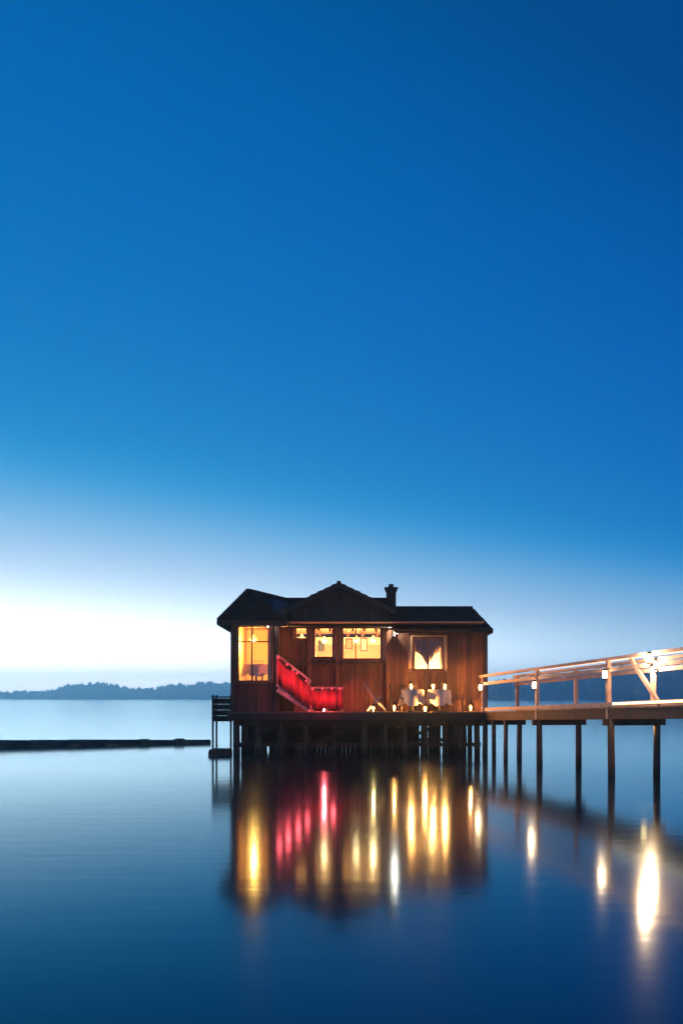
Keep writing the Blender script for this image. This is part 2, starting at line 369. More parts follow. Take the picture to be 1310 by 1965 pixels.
# bay
bw0, bw1, bz0, bz1 = X(455, 33), X(523, 33), Z(1309, 33), Z(1200, 33)
wall('wall', 'x', BX0, BX1, DZ, FZ, BY, .12, [(bw0, bw1, bz0, bz1)], -1)
window(bw0, bw1, bz0, bz1, BY, .06, [(bw0+bw1)/2-.1], [bz1-.55])
wall('wall', 'y', BY, HB, DZ, FZ, BX0, .12, [], -1)
wall('wall', 'y', BY, CY+.15, DZ, FZ, BX1, .12, [(33.15, 34.05, BF, 4.3)], 1)
# centre
c1 = (X(600, CY), X(641, CY), Z(1264, CY), Z(1202, CY)); c2 = (X(655, CY), X(733, CY), Z(1267, CY), Z(1201, CY)); c3 = (X(566, CY), X(591, CY), Z(1227, CY), Z(1202, CY))
cdoor = (X(664, CY), X(690, CY), DZ, Z(1283, CY))
wall('wall', 'x', BX1, CX1, DZ, FZ, CY, .12, [c1, c2, c3], -1)
window(*c1, CY); window(*c2, CY, .07, [X(682, CY)]); window(*c3, CY, .05)
# right wing
r1 = (X(791, RY), X(851, RY), Z(1287, RY), Z(1222, RY))
wall('wall', 'x', CX1, RX1, DZ, FZ-.12, RY, .12, [r1], -1)
window(*r1, RY, .07, [X(821, RY)])
wall('wall', 'y', RY, HB, DZ, FZ-.12, RX1, .12, [], 1)
wall('wall', 'x', BX0, RX1, DZ, FZ-.12, HB, .12, [], 1, boards=False)
wall('partition', 'y', CY+.13, HB-.13, DZ, FZ, CX1+.06, .1, [], 1, boards=False)
wall('partition', 'y', CY+.16, HB-.13, DZ, FZ, BX1, .1, [], 1, boards=False)
MB().box(BX1+.02, CX1-.06, HB-.17, HB-.125, DZ+.02, Z(1238, HB)).obj('wainscot', 'terracotta', hs)
MB().box(BX0+.13, RX1-.13, BY+.13, HB-.13, FZ+.01, FZ+.05).obj('ceiling', 'ceiling_board', hs)
MB().box(BX0+.125, BX1-.125, BY+.125, HB-.13, BF-.12, BF).obj('floor', 'deck_board', hs)
MB().box(BX0+.14, BX1-.14, 36.3, 36.4, BF, FZ).obj('partition', 'plaster', hs)
# corner posts and storey post
for (x, y) in ((BX0, BY), (BX1, BY), (X(594, CY), CY), (X(648, CY), CY), (CX1-.05, CY-.1), (RX1, RY)):
    block('post', 'frame_timber' if BX1 < x < CX1 else 'dark_timber', hs, x, y-.055, (DZ+FZ-.14)/2, .13, .15, FZ-DZ-.14)
MB().box(BX1+.06, CX1, CY-.16, CY-.03, Z(1272, CY)-.08, Z(1272, CY)).obj('sill_beam', 'dark_timber', hs)
# roofs --------------------------------------------------------------
def roof_plane(par, a, b, c, d, th=.10, rows=9):
    """a-b eave, d-c ridge (upper face); slab plus stepped shingle courses"""
    a, b, c, d = map(Vector, (a, b, c, d))
    MB().slab([a, b, c, d], th).obj('roof_deck', 'roof_board', par)
    nrm = (b-a).cross(d-a).normalized();  nrm = nrm if nrm.z > 0 else -nrm
    mb = MB(); th2 = .03
    for i in range(rows):
        t0, t1 = i/rows, min((i+1.12)/rows, 1.0)
        p0, p1, q1, q0 = a.lerp(d, t0), b.lerp(c, t0), b.lerp(c, t1), a.lerp(d, t1)
        ln = (p1-p0).length; k = max(1, int(ln/.24)); off = (i % 2)*.5
        for j in range(-1, k+1):
            s0, s1 = (j+off)/k, (j+off+.96)/k
            s0, s1 = max(0, s0), min(1, s1)
            if s1-s0 < .01: continue
            e = th2*random.uniform(.8, 1.3); vs = []
            for (A, B, hgt) in ((p0, p1, .005+e), (q0, q1, .008)):
                for s_ in (s0, s1): vs.append(A.lerp(B, s_)+nrm*hgt)
            vs += [p0.lerp(p1, s0)+nrm*.001, p0.lerp(p1, s1)+nrm*.001]
            mb.add(vs, [(0, 1, 3, 2), (0, 4, 5, 1), (0, 2, 4), (1, 5, 3)])
    mb.obj('shingles', 'roof_shingle', par, kind='stuff')
def roof_root(name): 
    o = bpy.data.objects.new(name, None); link(o, hs); o.location = (0, 0, 3.0); return o
RG = 36.6
# main roof between bay and gable
mr_ = MB().beam((X(548, RG), RG, 5.60), (CX1+.25, RG, 5.60), .16, .08).obj('roof', 'roof_shingle', hs)
z0 = 4.40; yE = 33.62
roof_plane(mr_, (X(556, yE), yE, z0), (CX1+.2, yE, z0), (CX1+.2, RG, 5.57), (X(548, RG), RG, 5.57))
roof_plane(mr_, (CX1+.2, 2*RG-yE, z0), (X(418, 32.62), 2*RG-yE, z0), (X(548, RG), RG, 5.57), (CX1+.2, RG, 5.57))
MB().box(BX1+.02, CX1+.18, yE-.03, yE-.002, z0-.12, z0+.03).obj('fascia', 'dark_timber', mr_)
MB().prism([(0, 0)]*0 or [(CX1+.02, FZ-.2), (CX1+.12, FZ-.2), (CX1+.12, 4.5), (CX1+.02, 4.5)], 33.9, 39.2).obj('gable_end', 'cladding', mr_)
MB().add([(CX1+.12, yE+.2, 4.4), (CX1+.12, RG, 5.47), (CX1+.12, 2*RG-yE-.2, 4.4), (CX1+.02, yE+.2, 4.4), (CX1+.02, RG, 5.47), (CX1+.02, 2*RG-yE-.2, 4.4)], [(0, 1, 2), (3, 5, 4), (0, 3, 4, 1), (1, 4, 5, 2), (0, 2, 5, 3)]).obj('gable_end', 'cladding', mr_)
# hipped bay roof whose ridge runs back to the main ridge
ay = 32.62; zb = Z(1190, ay)
FL = Vector((X(418, ay), ay, zb)); FR = Vector((X(549, ay), ay, zb-.05)); BL = Vector((X(418, ay), 2*RG-yE, zb)); VV = Vector((X(556, yE), yE, z0))
AA = Vector((X(475, 33.5), 33.5, 5.57)); BB = Vector((X(548, RG), RG, 5.57))
br_ = MB().beam(AA+Vector((0, 0, .03)), BB+Vector((0, 0, .03)), .15, .07).obj('roof', 'roof_shingle', hs)
roof_plane(br_, FL, FR, AA, AA-Vector((.01, 0, 0)), .10, 7)
roof_plane(br_, FR, VV, BB, AA, .10, 7)
roof_plane(br_, BL, FL, AA, BB, .10, 7)
MB().beam(FL+Vector((0, -.02, -.07)), FR+Vector((0, -.02, -.07)), .03, .17).obj('fascia', 'dark_timber', br_)
MB().beam(FL+Vector((-.02, -.0, -.07)), BL+Vector((-.02, 0, -.07)), .03, .17).obj('fascia', 'dark_timber', br_)
for e_ in (FL, FR): MB().beam(e_+Vector((0, 0, .03)), AA+Vector((0, 0, .04)), .12, .05).obj('hip_cap', 'roof_shingle', br_)
# centre gable roof
gy = 33.45
ga = (X(650, gy), Z(1118, gy)); gl_ = (X(541, gy), Z(1170, gy)); gr = (X(758, gy), Z(1170, gy))
gr_ = MB().beam((ga[0], gy, ga[1]+.03), (ga[0], 39.6, ga[1]+.03), .14, .06).obj('roof', 'roof_shingle', hs)
roof_plane(gr_, (gl_[0], 39.6, gl_[1]), (gl_[0], gy, gl_[1]), (ga[0], gy, ga[1]), (ga[0], 39.6, ga[1]), .12, 8)
roof_plane(gr_, (gr[0], gy, gr[1]), (gr[0], 39.6, gr[1]), (ga[0], 39.6, ga[1]), (ga[0], gy, ga[1]), .12, 8)
for e in (gl_, gr):
    MB().beam((e[0], gy-.02, e[1]-.08), (ga[0], gy-.02, ga[1]-.08), .035, .17).obj('barge_board', 'dark_timber', gr_)
gx0, gx1 = X(556, gy+.2), X(744, gy+.2)
ge = MB().prism([(gx0, FZ-.04), (gx1, FZ-.04), (gx1, gr[1]+.0), (ga[0], ga[1]-.15), (gx0, gl_[1]+.0)], gy+.32, gy+.4).obj('gable_end', 'dark_timber', gr_)
x = gx0
while x < gx1-.05:
    tz = ga[1]-.17-abs(x+.08-ga[0])*(ga[1]-gr[1])/(gr[0]-ga[0])-.04
    block('plank', 'dark_timber', ge, x+.08, gy+.305, (FZ-.04+tz)/2, .152, .026, tz-FZ+.04); x += .162
MB().box(gx0-.05, gx1+.05, gy+.2, gy+.29, FZ-.12, FZ+.02).obj('beam', 'dark_timber', gr_)
# right wing roof, hipped at the right end
rr = MB().beam((CX1+.1, RG, 5.29), (X(906, RG), RG, 5.29), .14, .07).obj('roof', 'roof_shingle', hs)
yR = 33.4; zR = Z(1207, yR); xe = X(944, yR); xr = X(906, RG); xl = CX1+.12
roof_plane(rr, (xl, yR, zR), (xe, yR, zR), (xr, RG, 5.26), (xl, RG, 5.26), .11, 9)
roof_plane(rr, (xe, 2*RG-yR, zR), (xl, 2*RG-yR, zR), (xl, RG, 5.26), (xr, RG, 5.26), .11, 9)
roof_plane(rr, (xe, yR, zR), (xe, 2*RG-yR, zR), (xr, RG+.01, 5.26), (xr, RG-.01, 5.26), .11, 7)
MB().box(xl, xe+.02, yR-.03, yR-.003, zR-.14, zR+.02).obj('fascia', 'dark_timber', rr)
MB().box(xe+.003, xe+.03, yR-.003, 2*RG-yR, zR-.14, zR+.02).obj('fascia', 'dark_timber', rr)
for k in range(9):
    xx = xl+.15+k*(xe-xl-.3)/8; MB().beam((xx, yR+.02, zR-.17), (xx, RY-.02, zR-.17+.2), .06, .11).obj('rafter_tail', 'dark_timber', rr)
for k in range(10):
    xx = BX1+.2+k*(CX1-BX1-.3)/9; MB().beam((xx, yE+.02, z0-.16), (xx, CY-.03, z0-.16+.2), .06, .11).obj('rafter_tail', 'dark_timber', mr_)
for a_, b_, p_ in (((BX1+.1, yE-.075, z0-.02), (CX1+.1, yE-.075, z0-.05), mr_), ((xl+.05, yR-.075, zR-.03), (xe, yR-.075, zR-.06), rr)):
    MB().tube(a_, b_, .045, n=10).obj('gutter', 'iron', p_, True)
MB().tube((RX1+.07, RY-.06, DZ+.1), (RX1+.07, RY-.06, zR-.1), .03, n=8).obj('downpipe', 'iron', rr)
# chimney
cx0, cx1 = X(741, RG), X(759, RG); ct = Z(1131, RG)
ch = MB().box(cx0, cx1, RG-.2, RG+.18, 4.9, ct).obj('chimney', 'brick_soot', mr_)
MB().box(cx0-.07, cx1+.07, RG-.27, RG+.25, ct, ct+.06).box(cx0-.035, cx1+.035, RG-.235, RG+.215, ct-.09, ct-.001).obj('chimney_cap', 'brick_soot', ch)
MB().lathe(((cx0+cx1)/2, RG, ct+.06), [(.1, 0), (.09, .1), (.1, .1), (.1, .13)], 10).obj('chimney_pot', 'brick_soot', ch)

# ------------------------------------------------------------------ inside the rooms
def pendant(x, y, z, label, r=.14, power=30, col=WARMW, bulb='bulb_warm'):
    p_ = thing('pendant_lamp', (x, y, z), label, 'lamp', 'lamps hanging inside the house')
    MB().tube((x, y, z+.12), (x, y, FZ), .008, n=6).obj('cord', 'iron', p_)
    MB().lathe((x, y, z), [(r, 0), (r*.95, .04), (r*.3, .15), (.03, .19)], 14).obj('shade', 'shade_amber', p_, True)
    MB().lathe((x, y, z-.06), [(.01, 0), (.05, .02), (.055, .05), (.03, .09)], 10).obj('bulb', bulb, p_, True)
    lamp(p_, (x, y, z-.16), col, power*(6.5 if z == 3.92 else .5), .08)
    return p_
pendant(X(487, 34.2)-.02, 34.2, 3.92, 'amber shaded lamp hanging in the tall window of the left bay', .15, 60, (1, .42, .075))
pendant(X(622, 36), 36, 3.98, 'lamp hanging behind the narrow window beside the gable post', .13, 50)
pendant(X(683, 36.2), 36.2, 4.02, 'lamp hanging left in the wide window under the gable', .13, 70)
pendant(X(716, 35.6), 35.6, 3.98, 'lamp hanging right in the wide window under the gable', .13, 90)
pendant(X(579, 35.6), 35.6, 4.05, 'lamp behind the small high window above the red stair', .1, 35)
pendant(X(824, 34.9), 34.9, 3.2, 'lamp hanging behind the curtained window of the right wing', .13, 60)
MB().box(CX1+.18, RX1-.14, 35.6, 35.7, DZ, FZ-.14).obj('partition', 'plaster', hs)
def added_uplight(x, y, z, label, power, col=WARMW):  # added uplights, unseen below the sills, to brighten the rooms
    t_ = thing('added_uplight', (x, y, z-1.2), label, 'lamp', 'added uplights hidden inside the house')
    MB().lathe((x, y, z-1.2), [(.15, 0), (.14, .02), (.02, .04)], 14).obj('base', 'iron', t_)
    MB().tube((x, y, z-1.17), (x, y, z-.1), .014, n=8).obj('pole', 'iron', t_)
    MB().lathe((x, y, z-.1), [(.03, 0), (.13, .03), (.17, .08), (.165, .08), (.12, .04), (.02, .02)], 16).obj('bowl', 'porcelain', t_, True)
    lamp(t_, (x, y, z+.04), col, power*4.2, .08)
added_uplight(X(618, 34.7), 34.75, 2.98, 'added unseen uplight inside below the narrow window', 150, (1, .60, .26))
added_uplight(X(668, 34.7), 34.75, 2.98, 'added unseen uplight inside at the left below the wide window', 190)
added_uplight(X(716, 34.7), 34.75, 2.98, 'added unseen uplight inside at the right below the wide window', 260)
added_uplight(X(578, 34.7), 34.75, 2.98, 'added unseen uplight inside below the small high window', 110, (1, .58, .3))
added_uplight(X(836, 34.6), 34.55, 2.62, 'added unseen uplight inside below the curtained window', 130)
def curtain(name, x0, x1, z0, z1, y, label, waves=5, swag=None):
    mb = MB(); k = 28; vs = []
    for i in range(k+1):
        u = i/k; xx = x0+(x1-x0)*u; yy = y+.03*math.sin(u*waves*2*math.pi)
        zb = z0 if swag is None else z0+(z1-z0)*swag(u)
        vs += [(xx, yy, zb), (xx, yy, z1), (xx, yy+.012, zb), (xx, yy+.012, z1)]
    fs = []
    for i in range(k):
        a = 4*i; fs += [(a, a+4, a+5, a+1), (a+2, a+3, a+7, a+6), (a, a+2, a+6, a+4), (a+1, a+5, a+7, a+3)]
    fs += [(0, 1, 3, 2), (4*k, 4*k+2, 4*k+3, 4*k+1)]
    return tag(mb.add(vs, fs).obj(name, 'curtain', None, True), label, 'curtain', 'curtains inside the house')
curtain('curtain', r1[0]+.03, r1[1]-.03, r1[2], r1[3], RY+.22, 'brown valance with scalloped lower edge in the right wing window', 7, lambda u: .48+.30*math.exp(-((u-.5)/.16)**2)*-1+.12*(abs(u-.5)*2)**2)
curtain('curtain', r1[0]-.1, r1[0]+.12, r1[2]-.1, r1[3]+.03, RY+.3, 'narrow brown curtain at the left side of the right wing window', 2)
curtain('curtain', r1[1]-.10, r1[1]+.1, r1[2]-.1, r1[3]+.03, RY+.3, 'narrow brown curtain at the right side of the right wing window', 2)
curtain('curtain', c1[0]-.03, c1[0]+.1, c1[2]-.1, c1[3]+.05, CY+.24, 'brown curtain drawn aside in the narrow window beside the gable post', 2)
curtain('curtain', bw1-.18, bw1+.02, bz0-.05, bz1+.03, BY+.22, 'brown curtain drawn aside in the tall window of the left bay', 2)

def dining_table(x, y, z, r, label, group):
    t_ = thing('dining_table', (x, y, z), label, 'table', group)
    MB().lathe((x, y, z+.70), [(r, 0), (r, .035)], 20).obj('tabletop', 'frame_timber', t_)
    MB().tube((x, y, z+.03), (x, y, z+.70), .04, n=10).obj('leg', 'iron', t_)
    MB().lathe((x, y, z), [(.24, 0), (.22, .02), (.05, .04)], 14).obj('base', 'iron', t_)
    return t_
def table_cloth(x, y, z, r, drop, label, group):
    mb = MB(); n_ = 32; prof = [(0.001, .740), (r*.6, .740), (r+.008, .740), (r+.018, .725), (r+.035, .725-drop*.5), (r+.05, .725-drop)]
    vs = []
    for j, (rr_, zz) in enumerate(prof):
        for i in range(n_):
            a = 2*math.pi*i/n_; wv = (max(0, j-3)*.035)*math.cos(4*a+.4)+(max(0, j-3)*.012)*math.sin(9*a)
            ca, sa = math.cos(a), math.sin(a); dz = -.06*max(0, j-3)*abs(math.cos(2*a+.2))
            vs.append((x+(rr_+wv)*ca, y+(rr_+wv)*sa, z+zz+dz))
    fs = [(j*n_+i, j*n_+(i+1) % n_, (j+1)*n_+(i+1) % n_, (j+1)*n_+i) for j in range(len(prof)-1) for i in range(n_)]
    return tag(mb.add(vs, fs).obj('tablecloth', 'white_cloth', None, True), label, 'tablecloth', group)
def chair(x, y, z, rz, label, group, wood='frame_timber'):
    t_ = thing('chair', (x, y, z), label, 'chair', group); t_.rotation_euler = (0, 0, rz)
    def part(nm, mb):
        me = bpy.data.meshes.new(nm); me.from_pydata(mb.v, [], mb.f); me.update(); me.materials.append(M[wood]); link(bpy.data.objects.new(nm, me), t_)
    part('seat', MB().box(-.21, .21, -.21, .21, .43, .465))
    for sx in (-1, 1):
        part('leg', MB().beam((sx*.18, -.18, 0), (sx*.175, -.175, .43), .04, .04, (0, 1, 0)))
        part('leg', MB().beam((sx*.18, .21, 0), (sx*.175, .18, .43), .04, .04, (0, 1, 0)))
        part('back_post', MB().beam((sx*.175, .185, .465), (sx*.17, .255, .92), .035, .04, (0, 1, 0)))
    for zz in (.60, .73, .87): part('slat', MB().box(-.153, .153, .192+(zz-.465)*.154, .214+(zz-.465)*.154, zz-.035, zz+.035))
    return t_
# bay room
bxm = (bw0+bw1)/2
dining_table(bxm-.02, 33.75, BF, .42, 'round table inside the left bay close to its window', None)
table_cloth(bxm-.02, 33.75, BF, .42, .28, 'pale tablecloth on the round table inside the left bay', None)
chair(bxm-.05, 34.5, BF, 0, 'wooden chair behind the table inside the left bay', 'wooden chairs')

for k, xx in enumerate((X(612, 36.6), X(640, 36.6), X(668, 36.6), X(697, 36.6), X(726, 36.6))):
    MB().box(xx-.05, xx+.05, CY+.15, HB-.14, FZ-.12, FZ+.008).obj('ceiling_beam', 'frame_timber', hs)
def picture(x0, x1, z0_, z1_, y, label, m_):
    t_ = thing('picture', ((x0+x1)/2, y, z0_), label, 'picture', 'pictures on the inner walls')
    f_ = MB().box(x0, x1, y-.03, y, z0_, z0_+.04).box(x0, x1, y-.03, y, z1_-.04, z1_).box(x0, x0+.04, y-.03, y, z0_+.04, z1_-.04).box(x1-.04, x1, y-.03, y, z0_+.04, z1_-.04)
    f_.obj('frame', 'dark_timber', t_); MB().box(x0+.04, x1-.04, y-.012, y, z0_+.04, z1_-.04).obj('canvas', m_, t_)
picture(X(663, HB), X(676, HB), Z(1246, HB), Z(1226, HB), HB-.172, 'small framed picture on the back wall in the wide window', 'terracotta')
picture(X(691, HB), X(704, HB), Z(1250, HB), Z(1225, HB), HB-.172, 'framed picture right of centre on the back wall in the wide window', 'cream_canvas')
picture(X(611, HB), X(622, HB), Z(1250, HB), Z(1230, HB), HB-.172, 'framed picture seen through the narrow window beside the gable post', 'leaf')
# ------------------------------------------------------------------ stair with red canvas
sx0, sx1 = X(533, 32.9), X(592, 32.9)
st = thing('stair', ((sx0+sx1)/2, 33.0, DZ), 'short red carpeted stair with red canvas sides leading up to the left bay', 'stair')
ns = 5; rise = (BF-DZ)/ns; run = (sx1-sx0)/ns; y0s, y1s = 32.72, 33.62
MB().box(BX1+.02, sx0+.02, y0s, 34.0, BF-.05, BF).obj('landing', 'deck_board', st)
for i in range(ns-1):
    zt = BF-(i+1)*rise
    MB().box(sx0+.02+i*run, sx0+.05+(i+1)*run, y0s+.05, y1s-.05, zt-.04, zt).obj('step', 'deck_board', st)
    MB().box(sx0+.02+i*run, sx0+.055+(i+1)*run, y0s+.14, y1s-.14, zt+.001, zt+.012).obj('carpet', 'red_carpet', st)
    MB().box(sx0+.02+i*run, sx0+.04+i*run, y0s+.08, y1s-.08, zt+.013, zt+rise-.045).obj('riser', 'red_carpet', st)
for yy in (y0s+.025, y1s-.025): MB().beam((sx0, yy, BF-.12), (sx1+.05, yy, DZ+.08), .045, .2).obj('stringer', 'rail_timber', st)
for yy, nm in ((y0s-.005, 0), (y1s+.01, 1)):
    MB().beam((sx0-.02, yy, BF+1.02), (sx1+.08, yy, DZ+1.02), .07, .06).obj('handrail', 'rail_timber', st)
    for u in (0.0, .5, 1.0):
        px_ = sx0+(sx1-sx0)*u; zb = BF+(DZ-BF)*u
        MB().box(px_-.03, px_+.03, yy-.03, yy+.03, zb-.05 if u < 1 else DZ, zb+1.0).obj('post', 'rail_timber', st)
    mb = MB(); k = 40; vs = []                     # sagging canvas between handrail and stringer
    for i in range(k+1):
        u = i/k; px_ = sx0+(sx1-sx0+.05)*u; zb = BF+(DZ-BF)*u; yv = yy-.06+.028*math.sin(u*23+math.sin(u*9))
        zt = zb+.92-.12*abs(math.sin(u*2*math.pi)); zl = max(zb+.06, DZ+.02)
        vs += [(px_, yv, zl), (px_, yv+.008, zt), (px_, yv+.006, zl), (px_, yv+.014, zt)]
    fs = []
    for i in range(k):
        a = 4*i; fs += [(a, a+4, a+5, a+1), (a+2, a+3, a+7, a+6), (a+1, a+5, a+7, a+3), (a, a+2, a+6, a+4)]
    mb.add(vs, fs).obj('canvas_panel', 'red_canvas', st, True)
# red canvas screen continuing along the terrace edge
sc0, sc1, scy = sx1+.12, X(656, 32.7), 32.72
wb = thing('wind_screen', ((sc0+sc1)/2, scy, DZ), 'low red canvas wind screen on timber posts right of the stair', 'screen')
for u in (0, .5, 1):
    px_ = sc0+(sc1-sc0)*u; MB().box(px_-.03, px_+.03, scy-.03, scy+.03, DZ, DZ+.78).obj('post', 'rail_timber', wb)
MB().box(sc0-.05, sc1+.05, scy-.035, scy+.035, DZ+.781, DZ+.83).obj('top_rail', 'rail_timber', wb)
mb = MB(); vs = []; k = 48
for i in range(k+1):
    u = i/k; px_ = sc0-.03+(sc1-sc0+.06)*u; yv = scy-.065+.028*math.sin(u*24+math.sin(u*7))
    zt = DZ+.74-.05*abs(math.sin(u*2*math.pi)); vs += [(px_, yv, DZ+.1), (px_, yv, zt), (px_, yv+.006, DZ+.1), (px_, yv+.006, zt)]
fs = []
for i in range(k):
    a = 4*i; fs += [(a, a+4, a+5, a+1), (a+2, a+3, a+7, a+6), (a+1, a+5, a+7, a+3), (a, a+2, a+6, a+4)]
mb.add(vs, fs).obj('canvas_panel', 'red_canvas', wb, True)

# ------------------------------------------------------------------ lanterns
def lantern(x, y, z, label, power, col=WARM, bulb='candle', s=1.0, group='candle lanterns on the terrace', hang=None, arm=None):
    t_ = thing('lantern', (x, y, z), label, 'lantern', group)
    a = .07*s; h = .2*s
    MB().box(x-a, x+a, y-a, y+a, z, z+.015).obj('base', 'iron', t_)
    for sx in (-1, 1):
        for sy in (-1, 1):
            MB().box(x+sx*(a-.008)-.006, x+sx*(a-.008)+.006, y+sy*(a-.008)-.006, y+sy*(a-.008)+.006, z+.015, z+h).obj('bar', 'iron', t_)
    MB().lathe((x, y, z+h), [(a*1.5, 0), (a*1.4, .012), (a*.4, .06*s), (.012, .075*s)], 4).obj('cap', 'iron', t_)
    MB().lathe((x, y, z+.016), [(.03*s, 0), (.03*s, .07*s), (.02*s, .075*s)], 10).obj('candle', 'porcelain', t_)
    MB().lathe((x, y, z+.016+.076*s), [(.012*s, 0), (.034*s, .022*s), (.026*s, .055*s), (.004, .095*s)], 10).obj('flame', bulb, t_, True)
    if arm: MB().beam((x, y, z+h+.07*s), (x+arm[0], y+arm[1], z+h+.12*s), .02, .02).obj('bracket', 'iron', t_)
    lamp(t_, (x, y-.052*s, z+h*.62), col, power*(5 if col[1] > .2 else 4), .012)
    return t_
# red bulbs added along handrail and screen to light the canvas
fs_ = thing('added_light_string', (sx1, 32.66, DZ+.8), 'added string of small red bulbs along the stair rail and red wind screen', 'string lights')
pts_ = []
for k in range(4): u = .06+k*.29+random.uniform(-.05, .05); pts_.append((sx0+(sx1-sx0)*u, BF+(DZ-BF)*u+.96))
for k in range(4): u = k/3.3+random.uniform(0, .06); pts_.append((sc0+.02+(sc1-sc0-.04)*u, DZ+.76))
for a, b in zip(pts_, pts_[1:]): MB().tube((a[0], 32.55, a[1]+.05), (b[0], 32.55, b[1]+.05), .006, n=5).obj('cable', 'iron', fs_)
for k, (xx, zz) in enumerate(pts_):
    MB().lathe((xx, 32.55, zz-.03), [(.004, 0), (.022, .015), (.024, .04), (.012, .07)], 8).obj('bulb', 'bulb_red', fs_, True)
    MB().tube((xx, 32.55, zz+.05), (xx, 32.68, zz+.05), .006, n=5).obj('hook', 'iron', fs_)
    if k in (0, 1, 2, 3, 5, 6): lamp(fs_, (xx+.06, 32.25, zz-.3), RED, (9, 13, 11, 7, 6, 13, 8)[k], .08)  # unseen red lamps added in front of the canvas to brighten it
lantern(X(622, 33.4), 33.3, DZ+.001, 'red lantern on the terrace boards behind the red wind screen', 40, RED, 'bulb_red', 1.2)
lantern(X(757, 33.8), 33.86, Z(1222, 33.86), 'white lantern high on the wall beside the chimney side of the gable', 7, (1, .78, .6), 'bulb_white', 1.1, 'wall lanterns', arm=(0, .13))

lantern(X(514, 32.85), 32.8, Z(1206, 32.8), 'white lantern under the eave at the right edge of the left bay', 4, (1, .86, .74), 'bulb_white', 1.1, 'wall lanterns', arm=(0, .16))
# ------------------------------------------------------------------ terrace furniture
ga_, gb_ = (X(791, 33.0), 33.0), (X(842, 33.1), 33.1)
G1 = 'tables on the terrace'; G2 = 'cream cloths on the terrace tables'
dining_table(*ga_, DZ, .36, 'small round terrace table nearer the gable, under a cream cloth', G1)
table_cloth(*ga_, DZ, .36, .42, 'cream tablecloth on the terrace table nearer the gable', G2)
dining_table(*gb_, DZ, .36, 'small round terrace table nearer the pier, under a cream cloth', G1)
table_cloth(*gb_, DZ, .36, .42, 'cream tablecloth on the terrace table nearer the pier', G2)
lantern(ga_[0]-.05, ga_[1]-.1, DZ+.742, 'candle lantern on the terrace table nearer the gable', 30, WARM)
lantern(gb_[0]-.2, gb_[1], DZ+.742, 'candle lantern at the left side of the terrace table nearer the pier', 30, WARM)
lantern(gb_[0]+.2, gb_[1]+.05, DZ+.742, 'candle lantern at the right side of the terrace table nearer the pier', 30, WARM)
lantern(X(815, 32.6), 32.62, DZ+.001, 'added candle lantern on the terrace edge between the two tables', 26, WARM, s=1.0)  # added to light the cloth fronts and the wall
chair(ga_[0]-.52, 33.0, DZ, math.pi/2, 'wooden terrace chair left of the table nearer the gable', 'wooden chairs')
chair(ga_[0]+.05, 33.55, DZ, 0, 'wooden terrace chair behind the table nearer the gable', 'wooden chairs')
chair(gb_[0]+.6, 33.15, DZ, -math.pi/2, 'wooden terrace chair right of the table nearer the pier', 'wooden chairs')
chair(gb_[0]+.0, 33.65, DZ, .1, 'wooden terrace chair behind the table nearer the pier', 'wooden chairs')
lantern(X(757, 33.2), 33.5, DZ+.001, 'candle lantern on the terrace boards left of the tables', 9, WARM, s=1.2)
lantern(X(904, 33.5), 33.75, DZ+.001, 'candle lantern on the boards by the right corner of the house', 9, (1, .34, .1), s=1.2)
# deck chair
dx0, dx1, dyc = X(699, 32.9), X(738, 32.9), 33.0
dc = thing('deck_chair', ((dx0+dx1)/2, dyc, DZ), 'folding timber deck chair with cream canvas beside the wind screen', 'deck chair')
for yy in (dyc-.27, dyc+.27):
    MB().beam((dx0, yy, DZ+.92), (dx1+.02, yy, DZ+.05), .035, .05).obj('side_rail', 'rail_timber', dc)
    MB().beam((dx0+.08, yy+.04*(1 if yy > dyc else -1), DZ+.02), (dx1-.1, yy+.04*(1 if yy > dyc else -1), DZ+.55), .035, .05).obj('prop', 'rail_timber', dc)
for (xx, zz) in ((dx0, DZ+.92), (dx1, DZ+.06)): MB().tube((xx, dyc-.25, zz), (xx, dyc+.25, zz), .018).obj('cross_bar', 'rail_timber', dc)
vs = []; k = 12
for i in range(k+1):
    u = i/k; xx = dx0+(dx1-dx0)*u; zz = DZ+.93-(.86)*u-.10*math.sin(u*math.pi)
    for yy in (dyc-.22, dyc+.22): vs += [(xx, yy, zz), (xx+.006, yy, zz+.01)]
fs = []
for i in range(k):
    a = 4*i; fs += [(a, a+4, a+6, a+2), (a+1, a+3, a+7, a+5), (a, a+1, a+5, a+4), (a+2, a+6, a+7, a+3)]
MB().add(vs, fs).obj('canvas_seat', 'cream_canvas', dc, True)
lantern(X(716, 32.75), 32.62, DZ+.001, 'candle lantern on the terrace edge under the deck chair', 5, (1, .6, .2), s=1.0)

